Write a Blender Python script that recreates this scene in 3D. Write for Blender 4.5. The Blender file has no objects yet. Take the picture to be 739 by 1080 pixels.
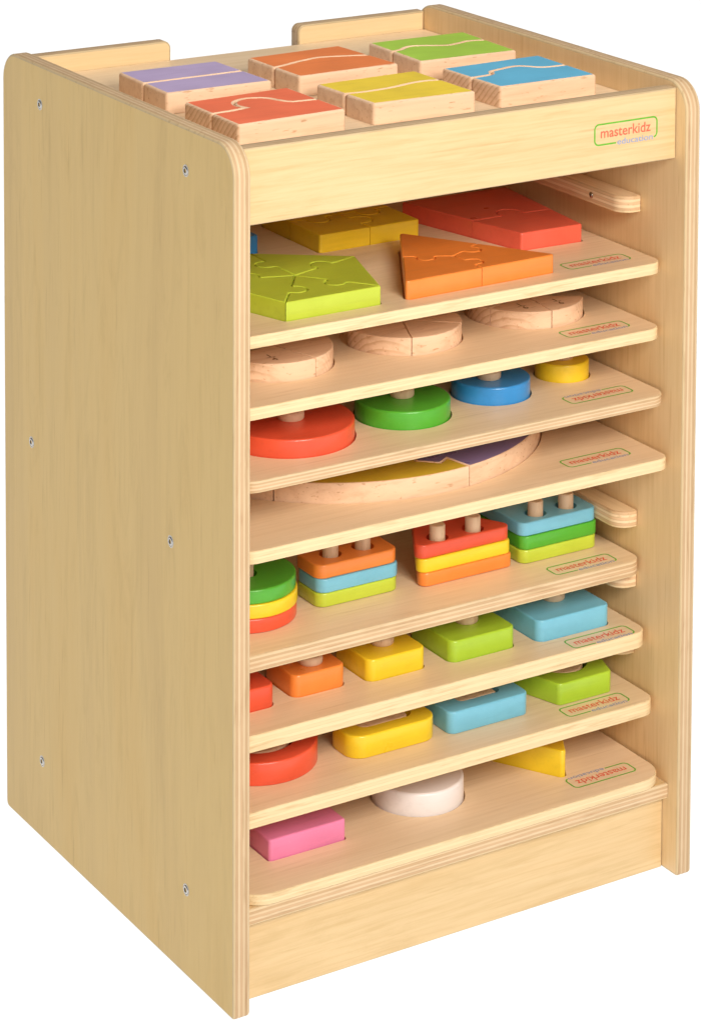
import bpy, bmesh, math, random
from mathutils import Vector, Matrix
from math import pi, sin, cos, radians, atan2, hypot

random.seed(7)
scene = bpy.context.scene
COL = scene.collection

# ---------------------------------------------------------------- dimensions (metres)
D, W, T, H = 0.4258, 0.4552, 0.0150, 0.700       # depth, width, panel thickness, height
XL, XR = T, W - T                                # inner faces of the side panels
RAIL_Y, RAIL_T = 0.0144, 0.015
RAIL_Z0, RAIL_Z1 = 0.6324, 0.6939
TRAY_Z = 0.6752
TILE_TOP = 0.6937


def lin(r, g, b):
    f = lambda c: (c / 255 / 12.92) if c <= 10.3 else ((c / 255 + 0.055) / 1.055) ** 2.4
    return (f(r), f(g), f(b), 1.0)


# ================================================================ materials
class NT:
    """Small node-tree helper."""
    def __init__(self, name):
        self.m = bpy.data.materials.new(name)
        self.m.use_nodes = True
        self.t = self.m.node_tree
        self.t.nodes.clear()
        self.out = self.n('ShaderNodeOutputMaterial')
        self.b = self.n('ShaderNodeBsdfPrincipled')
        self.l(self.b.outputs[0], self.out.inputs['Surface'])

    def n(self, kind, **kw):
        nd = self.t.nodes.new(kind)
        for k, v in kw.items():
            setattr(nd, k, v)
        return nd

    def l(self, a, b):
        self.t.links.new(a, b)

    def coords(self, scale, kind='Object', rot=(0, 0, 0)):
        tc = self.n('ShaderNodeTexCoord')
        mp = self.n('ShaderNodeMapping')
        mp.inputs['Scale'].default_value = scale
        mp.inputs['Rotation'].default_value = rot
        self.l(tc.outputs[kind], mp.inputs['Vector'])
        # each object reads its own stretch of wood
        oi = self.n('ShaderNodeObjectInfo')
        mul = self.n('ShaderNodeVectorMath', operation='SCALE')
        comb = self.n('ShaderNodeCombineXYZ')
        for i in range(3):
            self.l(oi.outputs['Random'], comb.inputs[i])
        self.l(comb.outputs[0], mul.inputs[0])
        mul.inputs['Scale'].default_value = 37.0
        add = self.n('ShaderNodeVectorMath', operation='ADD')
        self.l(mp.outputs[0], add.inputs[0])
        self.l(mul.outputs[0], add.inputs[1])
        return add.outputs[0]

    def noise(self, vec, scale, detail=4, rough=.55, dist=0):
        nd = self.n('ShaderNodeTexNoise')
        nd.inputs['Scale'].default_value = scale
        nd.inputs['Detail'].default_value = detail
        nd.inputs['Roughness'].default_value = rough
        nd.inputs['Distortion'].default_value = dist
        self.l(vec, nd.inputs['Vector'])
        return nd.outputs['Fac']

    def ramp(self, fac, stops, interp='LINEAR'):
        r = self.n('ShaderNodeValToRGB')
        r.color_ramp.interpolation = interp
        el = r.color_ramp.elements
        while len(el) < len(stops):
            el.new(0.5)
        for e, (pos, c) in zip(el, stops):
            e.position = pos
            e.color = c if len(c) == 4 else (*c, 1)
        self.l(fac, r.inputs[0])
        return r.outputs[0]

    def mix(self, a, b, fac, blend='MIX'):
        mx = self.n('ShaderNodeMix', data_type='RGBA', blend_type=blend)
        for sock, v in ((mx.inputs[0], fac), (mx.inputs[6], a), (mx.inputs[7], b)):
            if hasattr(v, 'links'):
                self.l(v, sock)
            else:
                sock.default_value = v
        return mx.outputs[2]

    def bump(self, height, strength, dist=.001):
        bp = self.n('ShaderNodeBump')
        bp.inputs['Strength'].default_value = strength
        bp.inputs['Distance'].default_value = dist
        self.l(height, bp.inputs['Height'])
        self.l(bp.outputs[0], self.b.inputs['Normal'])

    def fin(self, col, rough=.5, coat=0, spec=.4):
        if hasattr(col, 'links'):
            self.l(col, self.b.inputs['Base Color'])
        else:
            self.b.inputs['Base Color'].default_value = col
        if hasattr(rough, 'links'):
            self.l(rough, self.b.inputs['Roughness'])
        else:
            self.b.inputs['Roughness'].default_value = rough
        self.b.inputs['Specular IOR Level'].default_value = spec
        self.b.inputs['Coat Weight'].default_value = coat
        self.b.inputs['Coat Roughness'].default_value = .25
        return self.m


def grey(v):
    return (v, v, v, 1)


def veneer(name, axis, tone=(.685, .490, .258), vary=1.0, con=1.0):
    """Lacquered birch face veneer, grain running along the given axis."""
    m = NT(name)
    st = [85, 85, 85]
    st[axis] = 3.2
    v = m.coords(st)
    fine = m.noise(v, 3.2, 6, .62, .4)
    st2 = [9, 9, 9]
    st2[axis] = 1.1
    broad = m.noise(m.coords(st2), 1.0, 4, .6, 1.2)
    st3 = [24, 24, 24]
    st3[axis] = 3.5
    fig = m.noise(m.coords(st3), 1.4, 5, .7, 2.2)
    st4 = [300, 300, 300]
    st4[axis] = 14
    pore = m.noise(m.coords(st4), 1.0, 2, .5)
    t = tone
    c0 = tuple(q * (1 - f * con) for q, f in zip(t, (.10, .14, .22))) + (1,)
    c1 = tuple(q * (1 + f * con) for q, f in zip(t, (.05, .06, .08))) + (1,)
    base = m.ramp(fine, [(.30, c0), (.55, (*t, 1)), (.78, c1)])
    base = m.mix(base, m.ramp(broad, [(.32, (.90, .87, .80)), (.52, (1, 1, 1)), (.72, (1.0, .965, .93))]), .8 * vary, 'MULTIPLY')
    base = m.mix(base, m.ramp(fig, [(.34, (.90, .88, .82)), (.5, (1, 1, 1)), (.66, (1, 1, 1)), (.82, (.95, .93, .9))]), .55 * vary, 'MULTIPLY')
    base = m.mix(base, m.ramp(pore, [(.26, (.78, .70, .58)), (.36, (1, 1, 1))]), .45, 'MULTIPLY')
    m.bump(fine, .10, .0006)
    return m.fin(base, m.ramp(broad, [(.3, grey(.40)), (.7, grey(.52))]), .08, .4)


def plyedge(name, axis, along, plies=7, hue=1.0, soft=False):
    """Cut edge of plywood: thin plies stacked along one axis of the part's bounding box."""
    m = NT(name)
    tc = m.n('ShaderNodeTexCoord')
    sep = m.n('ShaderNodeSeparateXYZ')
    m.l(tc.outputs['Generated'], sep.inputs[0])
    st = [30, 30, 30]
    st[along] = 4
    wob = m.noise(m.coords(st), 1.0, 3, .6)
    w1 = m.n('ShaderNodeMath', operation='MULTIPLY_ADD')
    m.l(wob, w1.inputs[0])
    w1.inputs[1].default_value = .07
    m.l(sep.outputs[axis], w1.inputs[2])
    pal = [(.80, .60, .36), (.66, .43, .25), (.83, .62, .40), (.72, .47, .28), (.80, .585, .37), (.64, .42, .24), (.80, .60, .38)]
    if soft:
        pal = [tuple(.70 * a + .30 * b for a, b in zip((.85, .665, .40), q)) for q in pal]
    pal = [tuple(q * .90 for q in c) for c in pal]
    glue = (.36, .21, .10)
    stops = []
    for i in range(plies):
        a, b = i / plies, (i + 1) / plies
        c = tuple(min(1, q * (hue if k < 2 else hue * .96)) for k, q in enumerate(pal[i % len(pal)]))
        stops += [(a + .012, c), (b - .012, c)]
    stops = stops[:32]
    col = m.ramp(w1.outputs[0], stops)
    # glue lines, broken along their length
    pp = m.n('ShaderNodeMath', operation='PINGPONG')
    mul = m.n('ShaderNodeMath', operation='MULTIPLY')
    m.l(w1.outputs[0], mul.inputs[0])
    mul.inputs[1].default_value = plies
    m.l(mul.outputs[0], pp.inputs[0])
    pp.inputs[1].default_value = .5
    line = m.ramp(pp.outputs[0], [(.0, grey(1)), (.13, grey(0))])
    st[along] = 26
    brk = m.ramp(m.noise(m.coords(st), 1.3, 3, .6), [(.40, grey(0)), (.62, grey(1))])
    fac = m.n('ShaderNodeMath', operation='MULTIPLY')
    m.l(line, fac.inputs[0])
    m.l(brk, fac.inputs[1])
    f2 = m.n('ShaderNodeMath', operation='MULTIPLY')
    m.l(fac.outputs[0], f2.inputs[0])
    f2.inputs[1].default_value = .35 if soft else .75
    col = m.mix(col, (*glue, 1), f2.outputs[0])
    st5 = [260, 260, 260]
    st5[along] = 22
    fl = m.noise(m.coords(st5), 1.0, 3, .6)
    col = m.mix(col, m.ramp(fl, [(.30, (.74, .66, .56)), (.45, (1, 1, 1)), (.7, (1, 1, 1)), (.85, (.93, .9, .86))]), .6, 'MULTIPLY')
    m.bump(fl, .18, .0005)
    return m.fin(col, .55, 0, .3)


def beech(name, tone=(.80, .545, .36), axis=0, end=False):
    """Raw sanded beech; side grain with flecks, and growth rings where end=True."""
    m = NT(name)
    st = [70, 70, 70]
    st[axis] = 5
    v = m.coords(st)
    f = m.noise(v, 1.6, 5, .6, .5)
    t = tone
    col = m.ramp(f, [(.3, (t[0] * .88, t[1] * .82, t[2] * .78, 1)), (.5, (*t, 1)), (.72, (t[0] * 1.05, t[1] * 1.08, t[2] * 1.1, 1))])
    fl = [420, 420, 420]
    fl[axis] = 90
    fleck = m.noise(m.coords(fl), 1.0, 2, .5)
    col = m.mix(col, m.ramp(fleck, [(.27, (.62, .46, .34)), (.36, (1, 1, 1))]), .7, 'MULTIPLY')
    if end:
        wv = m.n('ShaderNodeTexWave', wave_type='BANDS', bands_direction='DIAGONAL', wave_profile='SAW')
        wv.inputs['Scale'].default_value = 95
        wv.inputs['Distortion'].default_value = 2.6
        wv.inputs['Detail'].default_value = 2
        wv.inputs['Detail Scale'].default_value = .5
        tc = m.n('ShaderNodeTexCoord')
        m.l(tc.outputs['Object'], wv.inputs['Vector'])
        rings = m.ramp(wv.outputs['Fac'], [(.0, (1, 1, 1)), (.55, (.96, .93, .9)), (.88, (.76, .65, .55)), (1, (.88, .8, .72))])
        # rings show only where the cut crosses the grain (faces looking along the grain axis)
        geo = m.n('ShaderNodeTexCoord')
        sp = m.n('ShaderNodeSeparateXYZ')
        m.l(geo.outputs['Normal'], sp.inputs[0])
        ab = m.n('ShaderNodeMath', operation='ABSOLUTE')
        m.l(sp.outputs[axis], ab.inputs[0])
        msk = m.ramp(ab.outputs[0], [(.35, grey(.0)), (.8, grey(.9))])
        col = m.mix(col, rings, msk, 'MULTIPLY')
    m.bump(fleck, .12, .0004)
    return m.fin(col, .58, 0, .3)


def paint(name, rgb, rough=.32, sheen=.30, mott=.10):
    """Satin lacquer on beech: slight mottling and wood texture under the colour."""
    m = NT(name)
    a = m.noise(m.coords((22, 22, 22)), 1.0, 4, .6)
    g = m.noise(m.coords((16, 160, 160)), 1.2, 4, .6)
    c = rgb
    lo = tuple(x * (1 - mott) for x in c)
    hi = tuple(min(1, x * (1 + mott * .8) + .006) for x in c)
    col = m.ramp(a, [(.3, lo), (.5, c), (.72, hi)])
    col = m.mix(col, m.ramp(g, [(.30, (.90, .90, .90)), (.48, (1, 1, 1)), (.75, (1.0, 1.0, 1.0))]), .6, 'MULTIPLY')
    sp = m.noise(m.coords((700, 700, 700)), 1.0, 2, .5)
    col = m.mix(col, (min(1, c[0] + .16), min(1, c[1] + .16), min(1, c[2] + .16), 1), m.ramp(sp, [(.70, grey(0)), (.78, grey(.30))]))
    add = m.n('ShaderNodeMath', operation='ADD')
    m.l(g, add.inputs[0])
    m.l(sp, add.inputs[1])
    m.bump(add.outputs[0], .12, .0005)
    return m.fin(col, m.ramp(a, [(.3, grey(rough - .05)), (.7, grey(rough + .08))]), sheen, .42)


def plain(name, rgb, rough=.5, metal=0.0):
    m = NT(name)
    a = m.noise(m.coords((300, 300, 300)), 1.0, 3, .6)
    col = m.ramp(a, [(.3, tuple(x * .85 for x in rgb)), (.7, tuple(min(1, x * 1.08) for x in rgb))])
    m.b.inputs['Metallic'].default_value = metal
    return m.fin(col, rough)


VEN = {0: veneer('birch_veneer_x', 0), 1: veneer('birch_veneer_y', 1, (.765, .55, .275)), 2: veneer('birch_veneer_z', 2, (.748, .512, .180), 1.05, .20)}
BOARD_TOP = veneer('board_veneer', 0, (.805, .600, .390), .5, .7)
VEN_LIT_X = veneer('birch_veneer_lit_x', 0, (.81, .605, .345), .6, .6)  # same birch, lightened to imitate the strong light on the back rails
VEN_LIT_Z = veneer('birch_veneer_pale', 2, (.79, .575, .315), .7, .6)  # left panel's birch in a lighter copy; the inner face's extra light is coloured in
EDGE_PANEL = plyedge('panel_ply_edge', 0, 2, 7, .84)
EDGE_TOP = plyedge('rail_ply_edge', 1, 0, 7, .78)
EDGE_BOARD = plyedge('board_ply_edge', 2, 0, 5, 1.03, True)
EDGE_SHELF = plyedge('shelf_ply_edge', 2, 0, 7, .92)
RAW = beech('raw_beech', axis=0)
RAWEND = beech('raw_beech_rings', axis=0, end=True)
RAWPEG = beech('peg_beech', (.74, .52, .34), axis=2)
RUNNER = plyedge('runner_ply', 2, 1, 6, 1.04)
RUNNER_TOP = veneer('runner_veneer', 1, (.79, .585, .36), .5)
STEEL = plain('bright_steel', (.55, .53, .50), .22, 1.0)
DARK = plain('socket_shade', (.030, .022, .016), .6)  # near-black stands in for shade inside the screw bores and sockets
BURNT = plain('burnt_engraving', (.27, .13, .06), .8)
INK = dict(red=plain('red_ink', (.78, .13, .07), .5), green=plain('green_ink', (.13, .42, .03), .5), blue=plain('blue_ink', (.28, .33, .52), .5))

PAL = dict(
    lime=(.50, .60, .045), apple=(.38, .57, .030), leaf=(.080, .40, .026), red=(.74, .085, .034), coral=(.77, .115, .065),
    orange=(.86, .25, .042), yellow=(.84, .58, .018), amber=(.86, .58, .020), teal=(.18, .50, .66), blue=(.030, .26, .63),
    pink=(.77, .215, .39), white=(.80, .735, .71), purple=(.46, .36, .58), tile_red=(.84, .165, .070), tile_orange=(.82, .22, .055),
    tile_yellow=(.84, .61, .040), tile_green=(.38, .60, .06), tile_blue=(.12, .45, .68), violet=(.25, .18, .36), mustard=(.66, .45, .03))
PAINT = {k: paint('paint_' + k, v, *((.55, 0.0) if k.startswith('tile_') or k == 'purple' else (.32, .30)), mott=.07 if k != 'white' else .03) for k, v in PAL.items()}


# ================================================================ mesh helpers
def link(o, parent=None):
    COL.objects.link(o)
    if parent is not None:
        o.parent = parent
    return o


def mesh_obj(name, verts, faces, mats, fm, smooth, parent=None, sharp=38):
    me = bpy.data.meshes.new(name)
    me.from_pydata(verts, [], faces)
    for m in mats:
        me.materials.append(m)
    me.polygons.foreach_set('material_index', fm)
    me.update()
    me.set_sharp_from_angle(angle=radians(sharp))
    me.polygons.foreach_set('use_smooth', smooth)      # caps stay flat (the call above resets this)
    me.update()
    return link(bpy.data.objects.new(name, me), parent)


def tag(o, label, cat, group=None, kind=None):
    o['label'] = label
    o['category'] = cat
    if group:
        o['group'] = group
    if kind:
        o['kind'] = kind
    return o


def empty(name, loc=(0, 0, 0)):
    o = bpy.data.objects.new(name, None)
    o.location = loc
    o.empty_display_size = .05
    return link(o)


def area2(p):
    return sum(p[i - 1][0] * p[i][1] - p[i][0] * p[i - 1][1] for i in range(len(p)))


def clean(p, eps=1e-5):
    q = []
    for a in p:
        if not q or hypot(a[0] - q[-1][0], a[1] - q[-1][1]) > eps:
            q.append(a)
    if len(q) > 1 and hypot(q[0][0] - q[-1][0], q[0][1] - q[-1][1]) <= eps:
        q.pop()
    return q if area2(q) > 0 else q[::-1]


def offset(p, d):
    """Move a counter-clockwise outline inwards by d (outwards when negative)."""
    n = len(p)
    out = []
    for i in range(n):
        a, b, c = p[i - 1], p[i], p[(i + 1) % n]
        e1 = Vector((b[0] - a[0], b[1] - a[1])).normalized()
        e2 = Vector((c[0] - b[0], c[1] - b[1])).normalized()
        n1, n2 = Vector((-e1.y, e1.x)), Vector((-e2.y, e2.x))
        m = n1 + n2
        if m.length < 1e-6:
            m = n1
        m.normalize()
        k = d / max(m.dot(n1), .5)
        out.append((b[0] + m.x * k, b[1] + m.y * k))
    return out


def prism_data(outline, z0, z1, r=.0008, rb=0.0, seg=3, top_r_mat=0):
    """Rounded prism: returns verts, faces, material slots (0 side, 1 top, 2 bottom), smooth flags."""
    p = clean(outline)
    rings = []
    if rb > 0:
        for k in range(seg + 1):
            a = pi / 2 * k / seg
            rings.append((rb * (1 - sin(a)), z0 + rb * (1 - cos(a))))
    else:
        rings.append((0, z0))
    if r > 0:
        for k in range(seg + 1):
            a = pi / 2 * k / seg
            rings.append((r * (1 - cos(a)), z1 - r + r * sin(a)))
    else:
        rings.append((0, z1))
    n = len(p)
    V, F, M, S = [], [], [], []
    for d, z in rings:
        V += [(x, y, z) for x, y in (offset(p, d) if d > 1e-9 else p)]
    for k in range(len(rings) - 1):
        for i in range(n):
            j = (i + 1) % n
            F.append((k * n + i, k * n + j, (k + 1) * n + j, (k + 1) * n + i))
            M.append(0)
            S.append(True)
    F.append(tuple(range((len(rings) - 1) * n, len(rings) * n)))
    M.append(1)
    S.append(False)
    F.append(tuple(range(n - 1, -1, -1)))
    M.append(2)
    S.append(False)
    return V, F, M, S


AX = dict(z=lambda x, y, z: (x, y, z), x=lambda a, b, h: (h, a, b), y=lambda a, b, h: (a, -h, b))


def prism(name, outline, z0, z1, mats, parent=None, r=.0008, rb=0.0, seg=3, axis='z', loc=None):
    """axis 'z': outline in XY; 'x': outline in YZ, height along X; 'y': outline in XZ, height along -Y."""
    V, F, M, S = prism_data(outline, z0, z1, r, rb, seg)
    if len(mats) == 1:
        mats = [mats[0]] * 3
    elif len(mats) == 2:
        mats = [mats[0], mats[1], mats[0]]
    uniq = []
    for m in mats:
        if m not in uniq:
            uniq.append(m)
    M = [uniq.index(mats[i]) for i in M]
    V = [AX[axis](*v) for v in V]
    if loc is not None:
        V = [(a - loc[0], b - loc[1], c - loc[2]) for a, b, c in V]
    o = mesh_obj(name, V, F, uniq, M, S, parent)
    if loc is not None:
        o.location = loc
    return o


def rrect(x0, y0, x1, y1, r, n=8, rs=None):
    rs = rs or (r, r, r, r)          # corners: (x0,y0) (x1,y0) (x1,y1) (x0,y1)
    out = []
    for (cx, cy, sx, sy, a0), q in zip(((x0, y0, 1, 1, pi), (x1, y0, -1, 1, 1.5 * pi), (x1, y1, -1, -1, 0), (x0, y1, 1, -1, .5 * pi)), rs):
        if q <= 0:
            out.append((cx, cy))
            continue
        for k in range(n + 1):
            a = a0 + pi / 2 * k / n
            out.append((cx + sx * q + q * cos(a), cy + sy * q + q * sin(a)))
    return out


def rpoly(pts, r, n=6):
    """Round the corners of a convex polygon."""
    pts = clean(pts)
    out = []
    for i in range(len(pts)):
        a, b, c = (Vector(pts[i - 1]), Vector(pts[i]), Vector(pts[(i + 1) % len(pts)]))
        u, v = (a - b).normalized(), (c - b).normalized()
        half = u.angle(v) / 2
        t = min(r / math.tan(half), (a - b).length * .45, (c - b).length * .45)
        rr = t * math.tan(half)
        ctr = b + (u + v).normalized() * (rr / sin(half))
        p0, p1 = b + u * t - ctr, b + v * t - ctr
        a0, a1 = atan2(p0.y, p0.x), atan2(p1.y, p1.x)
        while a1 < a0:
            a1 += 2 * pi
        for k in range(n + 1):
            q = a0 + (a1 - a0) * k / n
            out.append((ctr.x + rr * cos(q), ctr.y + rr * sin(q)))
    return out


def circ(cx, cy, r, n=72):
    return [(cx + r * cos(2 * pi * k / n), cy + r * sin(2 * pi * k / n)) for k in range(n)]


def arc(cx, cy, r, a0, a1, n=24):
    return [(cx + r * cos(radians(a0 + (a1 - a0) * k / n)), cy + r * sin(radians(a0 + (a1 - a0) * k / n))) for k in range(n + 1)]


def knob_edge(A, B, r, sign=1, at=.5, lift=.58, rf=.0027, n=22):
    """Jigsaw edge from A to B (B left out) with one round tab, filleted at its neck, on the left (sign 1) or right."""
    A, B = Vector(A), Vector(B)
    t = (B - A).normalized()
    nn = Vector((-t.y, t.x)) * sign
    c = A + (B - A) * at
    h = r * lift
    d = math.sqrt((r + rf) ** 2 - (h - rf) ** 2)
    th = atan2(h - rf, d)
    loc = [(-d + rf * cos(a), rf + rf * sin(a)) for a in [-pi / 2 + (th + pi / 2) * k / 6 for k in range(7)]]
    loc += [(r * cos(a), h + r * sin(a)) for a in [(pi + th) + (-th - (pi + th)) * k / n for k in range(1, n)]]
    loc += [(-x, y) for x, y in loc[6::-1]]
    return [tuple(A)] + [tuple(c + t * x + nn * y) for x, y in loc]


def rev(edge, B):
    """The same edge walked back from B."""
    return [tuple(B)] + edge[:0:-1]


def boolean_cut(o, cutters):
    """Subtract prisms (outline, z0, z1) given in the object's local space."""
    tmp = []
    for outline, z0, z1, mat in cutters:
        V, F, M, S = prism_data(outline, z0, z1, 0, 0)
        me = bpy.data.meshes.new('cut')
        me.from_pydata(V, [], F)
        me.materials.append(mat)
        me.polygons.foreach_set('use_smooth', S)
        c = bpy.data.objects.new('cut', me)
        COL.objects.link(c)
        c.matrix_world = Matrix.Translation(o.location)
        md = o.modifiers.new('cut', 'BOOLEAN')
        md.operation = 'DIFFERENCE'
        md.solver = 'EXACT'
        md.material_mode = 'TRANSFER'
        md.object = c
        tmp.append(c)
    bpy.context.view_layer.update()
    dg = bpy.context.evaluated_depsgraph_get()
    new = bpy.data.meshes.new_from_object(o.evaluated_get(dg))
    old = o.data
    o.modifiers.clear()
    o.data = new
    new.name = old.name
    for c in tmp:
        me = c.data
        bpy.data.objects.remove(c)
        bpy.data.meshes.remove(me)
    new.set_sharp_from_angle(angle=radians(38))
    new.polygons.foreach_set('use_smooth', [abs(f.normal.z) < .9995 for f in new.polygons])
    new.update()
    return o


# ---------------------------------------------------------------- lettering
def text_mesh(body, size, bold=0.0):
    cu = bpy.data.curves.new('txt', 'FONT')
    cu.body = body
    cu.size = size
    cu.align_x = 'LEFT'
    cu.offset = bold
    cu.resolution_u = 4
    o = bpy.data.objects.new('txt', cu)
    COL.objects.link(o)
    bpy.context.view_layer.update()
    me = bpy.data.meshes.new_from_object(o.evaluated_get(bpy.context.evaluated_depsgraph_get()))
    vs = [tuple(v.co[:2]) for v in me.vertices]
    fs = [tuple(p.vertices) for p in me.polygons]
    bpy.data.objects.remove(o)
    bpy.data.curves.remove(cu)
    bpy.data.meshes.remove(me)
    x0, x1 = min(v[0] for v in vs), max(v[0] for v in vs)
    return [(x - x0, y) for x, y in vs], fs, x1 - x0


def logo_data():
    """Printed mark 66 x 16 mm round the origin: green frame, red word, small blue word on the frame's foot."""
    V, F, M = [], [], []

    def put(vs, fs, m, z):
        b = len(V)
        V.extend((x, y, z) for x, y in vs)
        F.extend(tuple(b + i for i in f) for f in fs)
        M.extend([m] * len(fs))
    w, h, r, lw = .0655, .0175, .0042, .0007
    path = []
    path += [(-.0105, -h / 2), (-w / 2 + r, -h / 2)]
    path += [(-w / 2 + r + r * cos(a), -h / 2 + r + r * sin(a)) for a in [radians(270 - 90 * k / 8) for k in range(1, 9)]]
    path += [(-w / 2 + r + r * cos(a), h / 2 - r + r * sin(a)) for a in [radians(180 - 90 * k / 8) for k in range(0, 9)]]
    path += [(w / 2 - r + r * cos(a), h / 2 - r + r * sin(a)) for a in [radians(90 - 90 * k / 8) for k in range(0, 9)]]
    path += [(w / 2 - r + r * cos(a), -h / 2 + r + r * sin(a)) for a in [radians(0 - 90 * k / 8) for k in range(0, 8)]]
    L, R = [], []
    for i, p in enumerate(path):
        a = Vector(path[max(0, i - 1)])
        b = Vector(path[min(len(path) - 1, i + 1)])
        t = (b - a).normalized()
        n = Vector((-t.y, t.x)) * lw
        L.append((p[0] + n.x, p[1] + n.y))
        R.append((p[0] - n.x, p[1] - n.y))
    k = len(path)
    put(L + R, [(i, i + 1, k + i + 1, k + i) for i in range(k - 1)], 1, 0)
    vs, fs, tw = text_mesh('masterkidz', .0115, .00010)
    s = .0525 / tw
    put([(x * s - .0265, y * 1.08 - .0030) for x, y in vs], fs, 0, .00004)
    vs, fs, tw = text_mesh('education', .0072, .00004)
    s = .0375 / tw
    put([(x * s - .0092, y - .0105) for x, y in vs], fs, 2, .00008)
    return V, F, M


LOGO_V, LOGO_F, LOGO_M = logo_data()
LOGO_MATS = [INK['red'], INK['green'], INK['blue']]


def logo(parent, x, y, z, rot=0.0, upright=False):
    me = bpy.data.meshes.get('printed_logo_flat')
    if me is None:
        me = bpy.data.meshes.new('printed_logo_flat')
        me.from_pydata(LOGO_V, [], LOGO_F)
        for m in LOGO_MATS:
            me.materials.append(m)
        me.polygons.foreach_set('material_index', LOGO_M)
        bm = bmesh.new()
        bm.from_mesh(me)
        for f in bm.faces:
            f.normal_update()
            if f.normal.z < 0:
                f.normal_flip()
        bm.to_mesh(me)
        bm.free()
    o = link(bpy.data.objects.new('printed_logo', me), parent)
    o.location = (x, y, z)
    o.rotation_euler = (pi / 2, 0, 0) if upright else (0, 0, rot)
    return o


def engrave(parent, lines, x, y, z, rot, size=.0095):
    V, F = [], []
    for body, dx, dy, sc in lines:
        vs, fs, tw = text_mesh(body, size * sc, .0002)
        b = len(V)
        V += [(px - tw / 2 + dx, py + dy, 0) for px, py in vs]
        F += [tuple(b + i for i in f) for f in fs]
    b = len(V)
    V += [(-.004, -.0004, 0), (.004, -.0004, 0), (.004, .0004, 0), (-.004, .0004, 0)]
    F.append((b, b + 1, b + 2, b + 3))
    o = mesh_obj('burnt_mark', V, F, [BURNT], [0] * len(F), [False] * len(F), parent)
    o.location = (x, y, z)
    o.rotation_euler = (0, 0, rot)
    return o


# ================================================================ the cabinet
cab = tag(empty('storage_cabinet'), 'tall birch plywood cabinet with open front, nine shelf slots and a tray on top', 'cabinet')


def side_panel(x0, x1, ven):
    o = rrect(0, 0, D, H, 0, 10, (.004, .006, .026, .026))
    return prism('side_panel', o, x0, x1, [EDGE_PANEL, ven, ven], cab, r=.0022, rb=.0022, seg=3, axis='x')


def lathe(profile, n=20):
    V, F = [], []
    for r, z in profile:
        V += [(r * cos(2 * pi * k / n), r * sin(2 * pi * k / n), z) for k in range(n)]
    for j in range(len(profile) - 1):
        for k in range(n):
            q = (k + 1) % n
            F.append((j * n + k, j * n + q, (j + 1) * n + q, (j + 1) * n + k))
    F.append(tuple(range((len(profile) - 1) * n, len(profile) * n)))
    return V, F


def screw(parent, loc, rot, s=1.0):
    """Countersunk hex-socket screw: bright domed head, bore and socket coloured dark for their shade."""
    prof = [(.0046, .00005), (.0038, .00015), (.0037, -.0006), (.0035, -.0007), (.0034, .0002), (.0029, .0006), (.0018, .0007), (.0017, -.0006), (.0004, -.0009)]
    V, F = lathe([(r * s, z) for r, z in prof], 18)
    M = []
    for j in range(len(prof) - 1):
        M += [1 if j in (1, 2, 6, 7) else 0] * 18
    M.append(1)
    o = mesh_obj('screw', V, F, [STEEL, DARK], M, [True] * len(F), parent, 50)
    o.location = loc
    o.rotation_euler = rot
    return o


left = side_panel(0, T, VEN[2])
right = side_panel(W - T, W, VEN_LIT_Z)
for y, z in ((.348, .665), (.079, .665), (.368, .357), (.105, .354), (.349, .072), (.079, .073)):
    screw(left, (-.0001, y, z), (0, -pi / 2, 0), 1.08)
    screw(right, (W + .0001, y, z), (0, pi / 2, 0), 1.08)

G = .0004                                    # hairline joints
rail = prism('front_rail', rrect(XL + G, RAIL_Z0, XR - G, RAIL_Z1, 0), -RAIL_Y - RAIL_T, -RAIL_Y, [EDGE_TOP, VEN[0], VEN[0]], cab, r=.0012, rb=.0012, axis='y')
logo(rail, .3865, RAIL_Y - .00018, .6628, upright=True)
prism('plinth', rrect(XL + G, .0004, XR - G, .0652, 0), -.0352, -.0216, [EDGE_TOP, VEN[0], VEN[0]], cab, r=.0008, axis='y')
prism('bottom_shelf', rrect(XL + G, .0142, XR - G, .4100, 0), .0656, .0792, [EDGE_SHELF, VEN[0], VEN[0]], cab, r=.0014, rb=.0010)
prism('tray_bottom', rrect(XL + G, RAIL_Y + RAIL_T + G, XR - G, .4100, 0), TRAY_Z - .009, TRAY_Z, [EDGE_SHELF, BOARD_TOP, BOARD_TOP], cab, r=.0003)
prism('back_panel', rrect(XL + G, .0004, XR - G, .6640, 0), -D + .0008, -D + .0140, [EDGE_TOP, VEN[2], VEN[2]], cab, r=.0006, axis='y')
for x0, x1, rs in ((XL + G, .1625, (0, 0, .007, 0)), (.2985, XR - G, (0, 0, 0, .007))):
    prism('back_rail', rrect(x0, .6650, x1, .6930, 0, 8, rs), -D + .0006, -D + .0146, [EDGE_TOP, VEN_LIT_X, VEN_LIT_X], cab, r=.0016, rb=.0016, axis='y')

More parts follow.
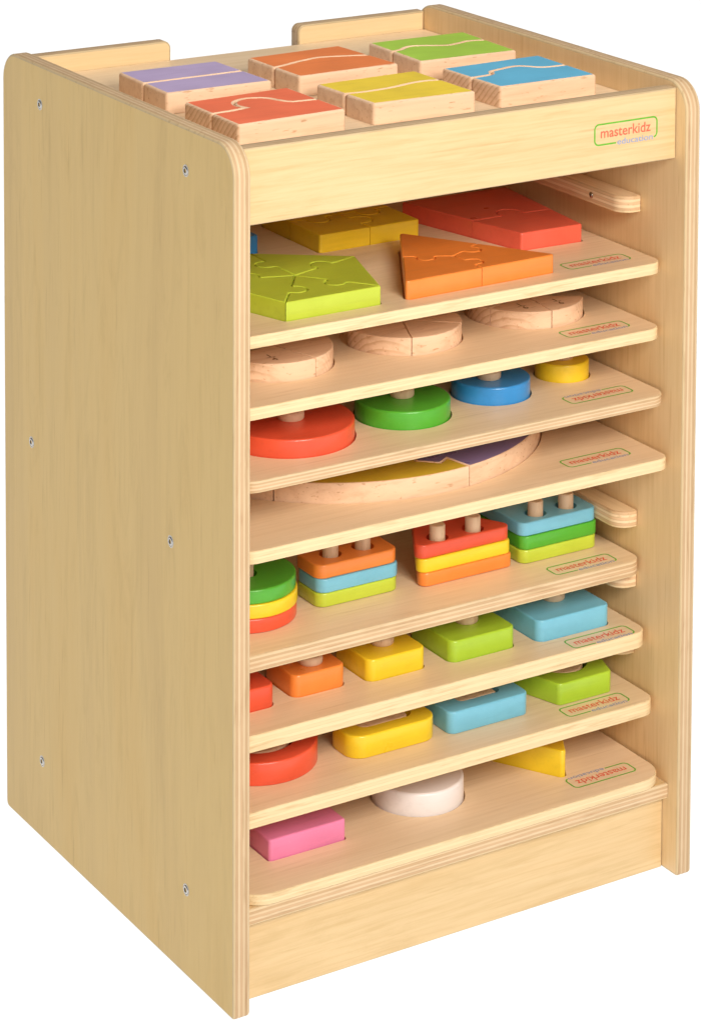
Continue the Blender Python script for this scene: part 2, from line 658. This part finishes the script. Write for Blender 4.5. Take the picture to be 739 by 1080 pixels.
RUN_W, RUN_H, RUN_Y0, RUN_Y1 = .0200, .0150, .0620, .4090
SLOTS = [.5897, .5294, .4714, .4153, .3601, .3080, .2537, .1925, .1362]      # tops of the runner pairs
RUN_FRONT = [.0620, .0780, .0780, .0720, .0660, .0620, .0620, .0640, .0640]
for side in (1, -1):
    for zt, RUN_Y0 in zip(SLOTS, RUN_FRONT):
        if side == 1:
            o = rrect(XR - G - RUN_W, RUN_Y0, XR - G, RUN_Y1, 0, 10, (.015, .0015, .001, .001))
        else:
            o = rrect(XL + G, RUN_Y0, XL + G + RUN_W, RUN_Y1, 0, 10, (.0015, .015, .001, .001))
        rn = prism('runner', o, zt - RUN_H, zt, [RUNNER, RUNNER_TOP, RUNNER_TOP], cab, r=.0012, rb=.0012)
        if side == 1:
            screw(rn, (XR - G - RUN_W - .0001, .108, zt - .0076), (0, -pi / 2, 0), .62)


# ================================================================ the sliding boards
BX0, BX1 = XL + .0022, XR - .0020
BOARD = {}


def board(key, yf, zt, th, rc, label, cuts, lg=None, rot=0.0, yb=.4020):
    edge = EDGE_SHELF if key in ('b3', 'b5') else EDGE_BOARD
    """cuts: list of (outline, depth). The board's own origin is at its front left lower corner."""
    loc = (BX0, yf, zt - th)
    o = rrect(BX0, yf, BX1, yb, rc, 10)
    b = prism('puzzle_board', o, zt - th, zt, [edge, BOARD_TOP, BOARD_TOP], None, r=.0011, rb=.0011, loc=loc)
    cc = []
    for outline, depth in cuts:
        oo = [(x - loc[0], y - loc[1]) for x, y in clean(outline)]
        cc.append((oo, th - depth, th + .01, BOARD_TOP))
    if cc:
        boolean_cut(b, cc)
    tag(b, label, 'puzzle board', 'sliding puzzle boards in the cabinet')
    if lg:
        logo(b, lg[0] - loc[0], lg[1] - loc[1], th + .00012, rot)
    BOARD[key] = (b, loc, zt)
    return b


def part_at(o, parent_obj):
    """Parent o (built in world coordinates, parent unrotated) keeping its place."""
    o.parent = parent_obj
    o.location = Vector(o.location) - Vector(parent_obj.location)
    return o


GAP = .0011
DEP = .0040
Z = dict(b1=.5400, b2=.4820, b3=.4256, b4=.3710, b5=.2680, b6=.2070, b7=.1500, b8=.0886)

# ---- board 1: jigsaw shapes
pent_c = (.1175, .1078)
pent_r = .0765
pent = [(pent_c[0] + pent_r * cos(radians(-126 + 72 * k)), pent_c[1] + pent_r * sin(radians(-126 + 72 * k))) for k in range(5)]
tri = [(.1845, .0445), (.3400, .0475), (.2610, .1730)]
sqr = (.1965, .2005, .3000, .3040)
trap = [(.3505, .1160), (.4150, .1135), (.4300, .2550), (.3180, .2580)]
blue_r = (.0560, .2290, .1520, .3150)
board('b1', .0252, Z['b1'], .0103, .014, 'birch board holding the jigsaw shapes, topmost board right under the tray rail',
      [(offset(rpoly(pent, .004), -GAP), DEP), (offset(rpoly(tri, .004), -GAP), DEP), (offset(rrect(*sqr, .003), -GAP), DEP),
       (offset(rpoly(trap, .003), -GAP), DEP), (offset(rrect(*blue_r, .003), -GAP), DEP)], (.3865, .0555))


def piece(name, outline, zb, zt, paint_mat, label, cat, group, r=.0013, inset=.0003, top=None, raw=None):
    o = clean(outline)
    if inset:
        o = offset(o, inset)
    cx = sum(p[0] for p in o) / len(o)
    cy = sum(p[1] for p in o) / len(o)
    mats = [paint_mat] if top is None else [raw or RAW, top, raw or RAW]
    q = prism(name, o, zb, zt, mats, None, r=r, rb=0, seg=3, loc=(cx, cy, zb))
    return tag(q, label, cat, group)


def corner_round(pts, idx, r):
    """Round single outline corners (by index) of a longer outline."""
    out = []
    n = len(pts)
    for i, p in enumerate(pts):
        if i not in idx:
            out.append(p)
            continue
        a, b, c = Vector(pts[i - 1]), Vector(p), Vector(pts[(i + 1) % n])
        u, v = (a - b).normalized(), (c - b).normalized()
        half = u.angle(v) / 2
        t = min(r / math.tan(half), .45 * (a - b).length, .45 * (c - b).length)
        P, Q = b + u * t, b + v * t
        for k in range(7):
            s = k / 6
            w = P * (1 - s) ** 2 + b * 2 * s * (1 - s) + Q * s * s
            out.append(tuple(w))
    return out


JT = .0155          # how far jigsaw pieces stand above the board
zb1, zt1 = Z['b1'] - DEP + .0003, Z['b1'] + JT
spokes = [knob_edge(pent_c, v, .0088, (1, -1, 1, 1, -1)[k], (.52, .50, .50, .52, .5)[k]) for k, v in enumerate(pent)]
PL = ['lime jigsaw wedge with the long straight edge along the front of the pentagon',
      'lime jigsaw wedge on the right flank of the pentagon, facing the orange triangle',
      'lime jigsaw wedge at the back right of the pentagon, facing the yellow square',
      'lime jigsaw wedge at the back left of the pentagon, nearest the blue block',
      'lime jigsaw wedge on the left flank of the pentagon, beside the left side panel']
for k in range(5):
    a, b = pent[k], pent[(k + 1) % 5]
    o = list(spokes[k]) + [a, b] + rev(spokes[(k + 1) % 5], b)[1:]
    ia = len(spokes[k])
    o = corner_round(o, (), .002)
    piece('jigsaw_wedge', o, zb1, zt1, PAINT['lime'], PL[k], 'puzzle piece', 'jigsaw wedges of the lime pentagon')

cen = (sum(p[0] for p in tri) / 3, sum(p[1] for p in tri) / 3)
mids = [((tri[k][0] + tri[(k + 1) % 3][0]) / 2, (tri[k][1] + tri[(k + 1) % 3][1]) / 2) for k in range(3)]
te = [knob_edge(cen, m, .0078, s, .55) for m, s in zip(mids, (1, -1, 1))]
TL = ['orange jigsaw piece forming the right front corner of the triangle', 'orange jigsaw piece forming the far tip of the triangle', 'orange jigsaw piece forming the left front corner of the triangle']
for k in range(3):
    v = tri[(k + 1) % 3]
    o = list(te[k]) + [mids[k], v, mids[(k + 1) % 3]] + rev(te[(k + 1) % 3], mids[(k + 1) % 3])[1:]
    o = corner_round(o, (len(te[k]) + 1,), .004)
    piece('jigsaw_corner', o, zb1, zt1, PAINT['orange'], TL[k], 'puzzle piece', 'jigsaw pieces of the orange triangle')

x0, y0, x1, y1 = sqr
sc = ((x0 + x1) / 2, (y0 + y1) / 2)
sm = [(sc[0], y0), (x1, sc[1]), (sc[0], y1), (x0, sc[1])]
se = [knob_edge(sc, m, .0105, s, .5) for m, s in zip(sm, (1, -1, -1, 1))]
sq_c = [(x1, y0), (x1, y1), (x0, y1), (x0, y0)]
SL = ['yellow jigsaw quarter at the front right of the square', 'yellow jigsaw quarter at the back right of the square', 'yellow jigsaw quarter at the back left of the square', 'yellow jigsaw quarter at the front left of the square']
for k in range(4):
    o = list(se[k]) + [sm[k], sq_c[k], sm[(k + 1) % 4]] + rev(se[(k + 1) % 4], sm[(k + 1) % 4])[1:]
    o = corner_round(o, (len(se[k]) + 1,), .003)
    piece('jigsaw_quarter', o, zb1, zt1, PAINT['amber'], SL[k], 'puzzle piece', 'jigsaw quarters of the yellow square')

ta, tb = (trap[0][0] + (trap[3][0] - trap[0][0]) * .40, trap[0][1] + (trap[3][1] - trap[0][1]) * .40), (trap[1][0] + (trap[2][0] - trap[1][0]) * .40, trap[1][1] + (trap[2][1] - trap[1][1]) * .40)
ed = knob_edge(ta, tb, .0115, 1, .52)
o = [trap[0], trap[1], tb] + rev(ed, tb)[1:] + [ta]
piece('jigsaw_half', corner_round(o, (0, 1), .003), zb1, zt1, PAINT['coral'], 'red jigsaw piece at the front of the red trapezoid, with a corner near the logo', 'puzzle piece', 'jigsaw pieces of the red trapezoid')
o = list(ed) + [tb, trap[2], trap[3]]
piece('jigsaw_half', o, zb1, zt1, PAINT['coral'], 'red jigsaw piece deep in shade at the back of the red trapezoid', 'puzzle piece', 'jigsaw pieces of the red trapezoid')
piece('shape_block', rrect(*blue_r, .003), zb1, zt1, PAINT['blue'], 'blue puzzle block in the shade, its edge just showing behind the lime pentagon', 'puzzle block', None, inset=0)

# ---- board 2: raw beech fraction circles
circles = [((.1010, .1180), .0515, [(285, 375), (195, 285)], [('1', 0, .001, 1), ('4', 0, -.0085, 1)]),
           ((.2300, .1200), .0515, [(247, 319), (175, 247), (319, 391)], None),
           ((.3610, .1260), .0520, [(201, 263), (263, 323), (141, 201)], [('1', 0, .001, 1), ('6', 0, -.0085, 1)])]
board('b2', .0256, Z['b2'], .0103, .014, 'birch board holding raw beech fraction circles, second board from the top',
      [(circ(c[0], c[1], r + GAP), DEP) for c, r, s, m in circles], (.3835, .0520))
CL = [['raw beech fraction wedge right of the seam in the left circle', 'raw beech fraction wedge with a burnt mark, left of the seam in the left circle'],
      ['raw beech fraction wedge at the front of the middle circle, right of its black seam', 'raw beech fraction wedge on the left of the middle circle, beside its black seam', 'raw beech fraction wedge at the far right of the middle circle'],
      ['raw beech fraction wedge with a burnt mark at the front of the right hand circle', 'raw beech fraction wedge on the right of the right hand circle, near the logo', 'raw beech fraction wedge on the left of the right hand circle']]
for i, (c, r, secs, mark) in enumerate(circles):
    for k, (a0, a1) in enumerate(secs):
        o = [c] + arc(c[0], c[1], r, a0, a1, 30)
        q = piece('fraction_wedge', o, Z['b2'] - DEP + .0003, Z['b2'] + .0150, RAWEND, CL[i][k], 'puzzle piece', 'raw beech fraction wedges', r=.0008, inset=.00028 if k else .0004)
        if mark and not (i == 0 and k == 0) and not (i == 2 and k == 2):
            am = radians((a0 + a1) / 2)
            px, py = c[0] + r * .66 * cos(am), c[1] + r * .66 * sin(am)
            engrave(q, mark, px - q.location.x, py - q.location.y, .0150 + DEP - .0003 + .0001, 0)

# ---- board 3: four inset discs with knobs
discs = [((.1050, .0975), .0552, 'red', 'red'), ((.2140, .0930), .0405, 'leaf', 'green'), ((.3085, .1000), .0342, 'blue', 'blue'), ((.3900, .1085), .0238, 'yellow', 'yellow')]
board('b3', .0173, Z['b3'], .0098, .016, 'birch board holding four round knobbed discs, its logo upside down, third board from the top',
      [(circ(c[0], c[1], r + .0014), DEP) for c, r, p, n in discs], (.3840, .0470), pi)
DL = ['largest round disc, red with a wooden knob, at the left of the disc board', 'green round disc with a wooden knob, between the red and blue discs', 'blue round disc with a wooden knob, between the green and yellow discs', 'smallest round disc, yellow, beside the upside down logo']


def knob(parent, x, y, z, r=.0105, h=.0078):
    prof = [(r * .93, 0), (r * .99, h * .10), (r, h * .35), (r, h * .62), (r * .96, h * .82), (r * .86, h * .95), (r * .70, h)]
    V, F = lathe(prof, 28)
    o = mesh_obj('knob', V, F, [RAWPEG], [0] * len(F), [True] * (len(F) - 1) + [False], parent, 50)
    o.location = (x - parent.location.x, y - parent.location.y, z - parent.location.z)
    return o


for (c, r, p, n), lab, kn in zip(discs, DL, ((.1060, .0945), (.2148, .0950), (.3040, .0960), (.3900, .1085))):
    q = piece('knobbed_disc', circ(c[0], c[1], r, 96), Z['b3'] - DEP + .0003, Z['b3'] + .0150, PAINT[p], lab, 'puzzle disc', 'inset discs on the disc board', r=.0016, inset=0)
    knob(q, kn[0], kn[1], Z['b3'] + .0150, .0112 if n == 'red' else .0104)

# ---- board 4: big circle of wedges, painted tops
big_c, big_r = (.2270, .2300), .1855
board('b4', .0129, Z['b4'], .0106, .012, 'birch board holding one big round puzzle of wedges, above the empty slot',
      [(circ(big_c[0], big_c[1], big_r + .0010, 160), DEP)], (.3810, .0455))


def spoke_zig(a):
    """Outline of one zig-zag radial seam, rim to centre, for the seam at angle a (degrees)."""
    prof = [(1, 0), (.855, -.010), (.885, -.075), (.80, -.145), (.70, -.11), (.60, -.02), (.45, .05), (.25, .03), (0, 0)]
    u = Vector((cos(radians(a)), sin(radians(a))))
    v = Vector((-u.y, u.x))
    return [(big_c[0] + (u.x * s + v.x * t) * big_r, big_c[1] + (u.y * s + v.y * t) * big_r) for s, t in prof]


ZT4 = Z['b4'] + .0168
for a0, a1, pt, lab in ((224, 277.5, 'mustard', 'mustard topped wedge of the big round puzzle, at its front'), (277.5, 337, 'violet', 'violet topped wedge of the big round puzzle, right of the mustard wedge'),
                        (170, 224, 'coral', 'wedge of the big round puzzle at its left end, beside the black gap')):
    o = spoke_zig(a0)[::-1] + arc(*big_c, big_r, a0, a1, 40)[1:-1] + spoke_zig(a1)[:-1]
    piece('wheel_wedge', o, Z['b4'] - DEP + .0003, ZT4, RAW, lab, 'puzzle piece', 'wedges of the big round puzzle', r=.0012, inset=.0007 if a0 < 200 else .0004, top=PAINT[pt])

# ---- board 5: stacking shapes on pegs
b5 = board('b5', .0503, Z['b5'], .0137, .014, 'birch board with pegs holding the stacks of coloured plates, below the empty slot', [], (.3845, .0685))
PL_H = .0119
PEG = .0068


def peg(b, x, y, h, r=PEG):
    loc = BOARD[b][1]
    zt = BOARD[b][2]
    prof = [(r, 0), (r, h - .0012), (r * .93, h - .0003), (r * .82, h)]
    V, F = lathe(prof, 24)
    o = mesh_obj('peg', V, F, [RAWPEG], [0] * len(F), [True] * (len(F) - 1) + [False], BOARD[b][0], 50)
    o.location = (x - loc[0], y - loc[1], zt - loc[2] + .0001)
    return o


ring_c, ring_r = (.0820, .1285), .0432
rect_o = rrect(.1385, .1030, .2190, .1440, .009)
tri5 = rpoly([(.2300, .0960), (.3345, .0960), (.2820, .1850)], .0070)
sq5 = rrect(.3385, .0930, .4205, .1740, .008)
stacks = [('plate_ring', 'ring', circ(*ring_c, ring_r, 96), [(.0800, .1240)], ['red', 'yellow', 'leaf'], ['red', 'yellow', 'green'], 'round plate', 'left', .5),
          ('plate', 'rectangle', rect_o, [(.1617, .1232), (.1941, .1236)], ['lime', 'teal', 'orange'], ['lime', 'pale blue', 'orange'], 'rectangular plate', 'two peg', .5),
          ('plate', 'triangle', tri5, [(.2594, .1075), (.2968, .1085), (.2795, .1440)], ['orange', 'yellow', 'red'], ['orange', 'yellow', 'red'], 'triangular plate', 'middle', .5),
          ('plate', 'square', sq5, [(.3640, .1100), (.3975, .1110), (.3640, .1480), (.3975, .1480)], ['lime', 'leaf', 'teal'], ['lime', 'green', 'pale blue'], 'square plate', 'right', .5)]
where = {0: 'at the bottom of its stack', 1: 'in the middle of its stack', 2: 'on top of its stack'}
for name, shape, outline, pegs, cols, words, noun, pos, _ in stacks:
    for x, y in pegs:
        peg('b5', x, y, 3 * PL_H + .0128)
    for k in range(3):
        zb = Z['b5'] + .0003 + k * (PL_H + .0003)
        jx, jy = [(0, 0), (.0006, -.0004), (-.0005, .0006)][k]
        oo = [(x + jx, y + jy) for x, y in clean(outline)]
        if shape == 'triangle' and k == 0:
            oo = [(x + .0020, y - .0006) for x, y in oo]
        cx, cy = sum(p[0] for p in oo) / len(oo), sum(p[1] for p in oo) / len(oo)
        q = prism('stacking_plate', oo, zb, zb + PL_H, [PAINT[cols[k]]], None, r=.0014, rb=.0012, loc=(cx, cy, zb))
        boolean_cut(q, [(circ(x - cx, y - cy, .0098, 32), -.01, PL_H + .01, PAINT[cols[k]]) for x, y in pegs])
        tag(q, f'{words[k]} {noun} {where[k]} on the board with pegs', 'stacking plate', 'stacking plates on the pegged board')

# ---- board 6: five inset blocks with knobs, growing to the right
blk6 = [(.0370, .0800, .0840, .1290, 'red', 'smallest block, red, at the left end of the knobbed block board'),
        (.1030, .0835, .1540, .1345, 'orange', 'orange square block with a knob, between the red and yellow blocks'),
        (.1720, .0775, .2300, .1355, 'yellow', 'yellow square block with a knob, between the orange and lime blocks'),
        (.2520, .0735, .3195, .1410, 'apple', 'lime square block with a knob, between the yellow and blue blocks'),
        (.3400, .0695, .4175, .1470, 'teal', 'largest square block, pale blue with a knob, beside the logo')]
board('b6', .0409, Z['b6'], .0142, .014, 'birch board holding five square knobbed blocks, under the board with the stacks',
      [(offset(rrect(a, b, c, d, .008), -GAP), DEP) for a, b, c, d, p, l in blk6], (.3925, .0520))
for (a, b, c, d, p, l), kn in zip(blk6, ((.061, .1045), (.1300, .1025), (.2020, .1050), (.2885, .1055), (.3815, .1065))):
    q = piece('knobbed_block', rrect(a, b, c, d, .0075), Z['b6'] - DEP + .0003, Z['b6'] + .0182, PAINT[p], l, 'puzzle block', 'knobbed blocks growing in size', r=.0016, inset=0)
    knob(q, kn[0], kn[1], Z['b6'] + .0182, .0105, .0072)

# ---- board 7: hollow blocks over wooden cores
b7 = board('b7', .0284, Z['b7'], .0134, .014, 'birch board with wooden cores under four hollow blocks, second board from the bottom', [], (.3840, .0470))
pent7 = [(.3842 + .0475 * cos(radians(-126 + 72 * k)), .0985 + .0475 * sin(radians(-126 + 72 * k))) for k in range(5)]
blk7 = [(circ(.0830, .1110, .0512, 96), circ(.0830, .1110, .0330, 64), circ(.0810, .1100, .0285, 64), 'red', 'red ring block round a wooden core, at the left of its board'),
        (rrect(.1475, .0625, .2335, .1060, .0150), rrect(.1640, .0765, .2170, .0940, .0080), rrect(.1650, .0780, .2135, .0930, .0070), 'yellow', 'long yellow block with round ends and a slot over a wooden core'),
        (rrect(.2435, .0615, .3255, .1130, .0075), rrect(.2630, .0765, .3060, .0990, .0050), rrect(.2640, .0780, .3030, .0975, .0040), 'teal', 'pale blue hollow block over a wooden core, right of the yellow slotted block'),
        (rpoly(pent7, .0055), circ(.3842, .0985, .0235, 48), circ(.3825, .0985, .0210, 48), 'apple', 'lime pentagon block over a wooden core, beside the logo')]
for out, hole, core, p, l in blk7:
    cx, cy = sum(q[0] for q in clean(out)) / len(clean(out)), sum(q[1] for q in clean(out)) / len(clean(out))
    zb = Z['b7'] + .0002
    q = prism('hollow_block', out, zb, zb + .0192, [PAINT[p]], None, r=.0015, rb=.0008, loc=(cx, cy, zb))
    boolean_cut(q, [([(x - cx, y - cy) for x, y in hole], -.01, .04, PAINT[p])])
    tag(q, l, 'puzzle block', 'hollow blocks over wooden cores')
    loc = BOARD['b7'][1]
    c = prism('core', core, Z['b7'] + .0001, Z['b7'] + .0188, [RAWPEG], None, r=.0014, loc=(core[0][0], core[0][1], Z['b7']))
    part_at(c, b7)

# ---- board 8: three inset blocks on the bottom shelf
tri8 = [(.3575, .0515), (.4115, .1450), (.3035, .1450)]
board('b8', .0117, Z['b8'], .0090, .026, 'birch board with pink, white and yellow blocks, lying on the bottom shelf',
      [(offset(rrect(.0655, .0580, .1385, .1010, .003), -GAP), DEP), (circ(.2315, .0935, .0410, 90), DEP), (offset(rpoly(tri8, .004), -GAP), DEP)], (.3870, .0405), pi)
zb8 = Z['b8'] - DEP + .0003
piece('inset_block', rrect(.0655, .0580, .1385, .1010, .0030), zb8, Z['b8'] + .0172, PAINT['pink'], 'pink oblong block at the left of the lowest board', 'puzzle block', None, r=.0016, inset=0)
piece('inset_disc', circ(.2315, .0935, .0396, 96), zb8, Z['b8'] + .0192, PAINT['white'], 'thick white disc in the middle of the lowest board', 'puzzle disc', None, r=.0022, inset=0)
piece('inset_block', rpoly(tri8, .0035), zb8, Z['b8'] + .0235, PAINT['yellow'], 'yellow triangular block at the right of the lowest board, by the logo', 'puzzle block', None, r=.0016, inset=0)

# ================================================================ the two-piece tiles in the top tray
TILES = [
    ('purple', [(.0580, .3130), (.0560, .2180), (.1580, .2150), (.1550, .3110)], [(.0535, .2630), (.1565, .2630)], 'purple', 'purple topped'),
    ('tile_red', [(.0530, .1820), (.0520, .0870), (.1570, .0915), (.1560, .1870)], 'red', 'red', 'red topped'),
    ('tile_orange', [(.1840, .3080), (.1855, .2170), (.2890, .2180), (.2830, .3120)], [(.1835, .2600), (.1980, .2640), (.2150, .2705), (.2330, .2755), (.2420, .2765), (.2600, .2715), (.2870, .2620)], 'orange', 'orange topped'),
    ('tile_yellow', [(.1820, .1840), (.1860, .0960), (.2860, .0910), (.2850, .1870)], [(.1835, .1400), (.1950, .1385), (.2150, .1385), (.2350, .1410), (.2520, .1455), (.2680, .1475), (.2865, .1440)], 'yellow', 'yellow topped'),
    ('tile_green', [(.3115, .3080), (.3090, .2150), (.4110, .2105), (.4160, .3060)], [(.3105, .2640), (.3200, .2660), (.3320, .2740), (.3420, .2750), (.3560, .2680), (.3700, .2620), (.3850, .2650), (.3960, .2680), (.4140, .2640)], 'green', 'green topped'),
    ('tile_blue', [(.3095, .1820), (.3120, .0940), (.4130, .0915), (.4160, .1850)], [(.3105, .1370), (.3270, .1380), (.3330, .1395), (.3370, .1430), (.3390, .1475), (.3440, .1510), (.3530, .1530), (.3640, .1560), (.3740, .1555), (.3800, .1500), (.3860, .1430), (.3950, .1390), (.4150, .1380)], 'blue', 'blue topped')]


def smooth_path(p, n=5):
    """Catmull-Rom through the given points."""
    out = []
    q = [p[0]] + list(p) + [p[-1]]
    for i in range(1, len(q) - 2):
        for k in range(n):
            t = k / n
            r = []
            for d in (0, 1):
                a, b, c, e = q[i - 1][d], q[i][d], q[i + 1][d], q[i + 2][d]
                r.append(.5 * (2 * b + (c - a) * t + (2 * a - 5 * b + 4 * c - e) * t * t + (3 * b - 3 * c + e - a) * t ** 3))
            out.append(tuple(r))
    out.append(p[-1])
    return out


for key, cs, seam, word, desc in TILES:
    if seam == 'red':
        seam = [(.0520, .1330), (.0700, .1340), (.0840, .1365)] + arc(.1045, .1480, .0195, 212, 8, 26) + [(.1285, .1410), (.1330, .1370), (.1570, .1345)]
    elif len(seam) > 2:
        seam = smooth_path(seam)
    bl, fl, fr, br = cs
    # the seam starts and ends exactly on the tile's left and right edges
    fx = lambda a, b, y: (a[0] + (b[0] - a[0]) * (y - a[1]) / (b[1] - a[1]), y)
    seam = list(seam)
    seam[0] = fx(fl, bl, seam[0][1])
    seam[-1] = fx(fr, br, seam[-1][1])
    far = lambda q, e: hypot(q[0] - e[0], q[1] - e[1]) > .0120
    seam = [seam[0]] + [q for q in seam[1:-1] if far(q, seam[0]) and far(q, seam[-1])] + [seam[-1]]
    front = [fl, fr] + seam[::-1]
    back = seam + [br, bl]
    front = corner_round(front, (0, 1, 2, len(front) - 1), .0042)
    back = corner_round(back, (0, len(seam) - 1, len(back) - 2, len(back) - 1), .0042)
    for o, w in ((front, 'front'), (back, 'back')):
        piece('puzzle_tile', o, TRAY_Z + .0002, TILE_TOP, RAWEND, f'{w} half of the {desc} two piece wooden tile in the top tray', 'puzzle tile', 'two piece tiles in the top tray',
              r=.0023, inset=.0002, top=PAINT[key], raw=RAWEND if (key in ('tile_red', 'tile_blue')) else RAW)

# ================================================================ floor: a white translucent sheet, made to glow by an added lamp beneath
m = NT('glowing_floor_white')
m.t.nodes.remove(m.b)
tr = m.n('ShaderNodeBsdfTranslucent')
tr.inputs['Color'].default_value = (.9, .9, .9, 1)
df = m.n('ShaderNodeBsdfDiffuse')
v = m.noise(m.coords((3, 3, 3)), 1.0, 2, .5)
m.l(m.ramp(v, [(.3, grey(.80)), (.7, grey(.84))]), df.inputs['Color'])
mx = m.n('ShaderNodeMixShader')
mx.inputs[0].default_value = .3
m.l(tr.outputs[0], mx.inputs[1])
m.l(df.outputs[0], mx.inputs[2])
m.l(mx.outputs[0], m.out.inputs['Surface'])
S = 14.0
fl = mesh_obj('floor', [(-S / 2, -S / 2 + 2.5, 0), (S / 2 + 2, -S / 2 + 2.5, 0), (S / 2 + 2, S / 2 + 3.5, 0), (-S / 2, S / 2 + 3.5, 0)], [(0, 1, 2, 3)], [m.m], [0], [False])
tag(fl, 'plain white floor under the cabinet, made to glow by an added lamp below', 'floor', None, 'structure')
fl.location.z = -.0006


def area_lamp(name, loc, target, sx, sy, power, color=(1, 1, 1)):
    la = bpy.data.lights.new(name, 'AREA')
    la.shape = 'RECTANGLE'
    la.size, la.size_y = sx, sy
    la.energy = power
    la.color = color
    o = bpy.data.objects.new(name, la)
    o.location = loc
    d = Vector(target) - Vector(loc)
    o.rotation_euler = d.to_track_quat('-Z', 'Y').to_euler()
    COL.objects.link(o)
    return o


C0 = (.23, .2, .4)
area_lamp('added_floor_glow_lamp', (1, 3, -.6), (1, 3, 0), 17, 17, 1290, (1, 1, 1))  # unseen lamp added under the floor to whiten it and light the cabinet
area_lamp('softbox', (-.10, -2.05, 1.68), C0, 1.0, .8, 67, (1, .955, .88))
area_lamp('added_overhead_fill', (.25, .45, 2.6), (.23, .2, .7), 1.2, 1.2, 17, (1, .97, .92))  # fill lamp added above to brighten the tile tops

w = bpy.data.worlds.new('World')
scene.world = w
w.use_nodes = True
# white horizon band added to keep the background white past the floor, dim elsewhere
wt = w.node_tree
tc = wt.nodes.new('ShaderNodeTexCoord')
sx = wt.nodes.new('ShaderNodeSeparateXYZ')
rp = wt.nodes.new('ShaderNodeValToRGB')
mr = wt.nodes.new('ShaderNodeMapRange')
mr.inputs['From Min'].default_value = -1.0
mr.inputs['From Max'].default_value = 1.0
el = rp.color_ramp.elements
el.new(.4), el.new(.6)
dim = (.165, .163, .158, 1)
for e, (z, c) in zip(el, ((-.10, dim), (-.04, (1.02, 1.02, 1.02, 1)), (.012, (1.02, 1.02, 1.02, 1)), (.085, dim))):
    e.position = (z + 1) / 2
    e.color = c
wt.links.new(tc.outputs['Generated'], sx.inputs[0])
wt.links.new(sx.outputs['Z'], mr.inputs['Value'])
wt.links.new(mr.outputs[0], rp.inputs[0])
wt.links.new(rp.outputs[0], wt.nodes['Background'].inputs[0])
wt.nodes['Background'].inputs[1].default_value = 1.0

# ================================================================ camera (rising-front lens: verticals stay nearly upright)
F, CX, CY = 3017.9, 392.93, -346.72
yaw, pitch, roll = .557164, .076413, -.004472
fwd = Vector((sin(yaw) * cos(pitch), cos(yaw) * cos(pitch), -sin(pitch)))
rt = Vector((cos(yaw), -sin(yaw), 0))
dn = fwd.cross(rt)
r2 = rt * cos(roll) + dn * sin(roll)
d2 = -rt * sin(roll) + dn * cos(roll)
cam = bpy.data.cameras.new('camera')
co = bpy.data.objects.new('camera', cam)
COL.objects.link(co)
M = Matrix((r2, -d2, -fwd)).transposed().to_4x4()
M.translation = Vector((-1.05647, -1.89372, 1.23372))
co.matrix_world = M
cam.sensor_fit = 'HORIZONTAL'
cam.sensor_width = 36
cam.lens = F / 739 * 36
cam.shift_x = (369.5 - CX) / 739
cam.shift_y = (CY - 540) / 739
cam.clip_start, cam.clip_end = .05, 200
scene.camera = co

scene.view_settings.view_transform = 'Standard'
scene.view_settings.look = 'None'
scene.view_settings.exposure = 0
scene.view_settings.gamma = 1
scene.cycles.use_denoising = True
scene.cycles.max_bounces = 10
scene.cycles.diffuse_bounces = 7
scene.cycles.glossy_bounces = 4
scene.cycles.sample_clamp_indirect = 6
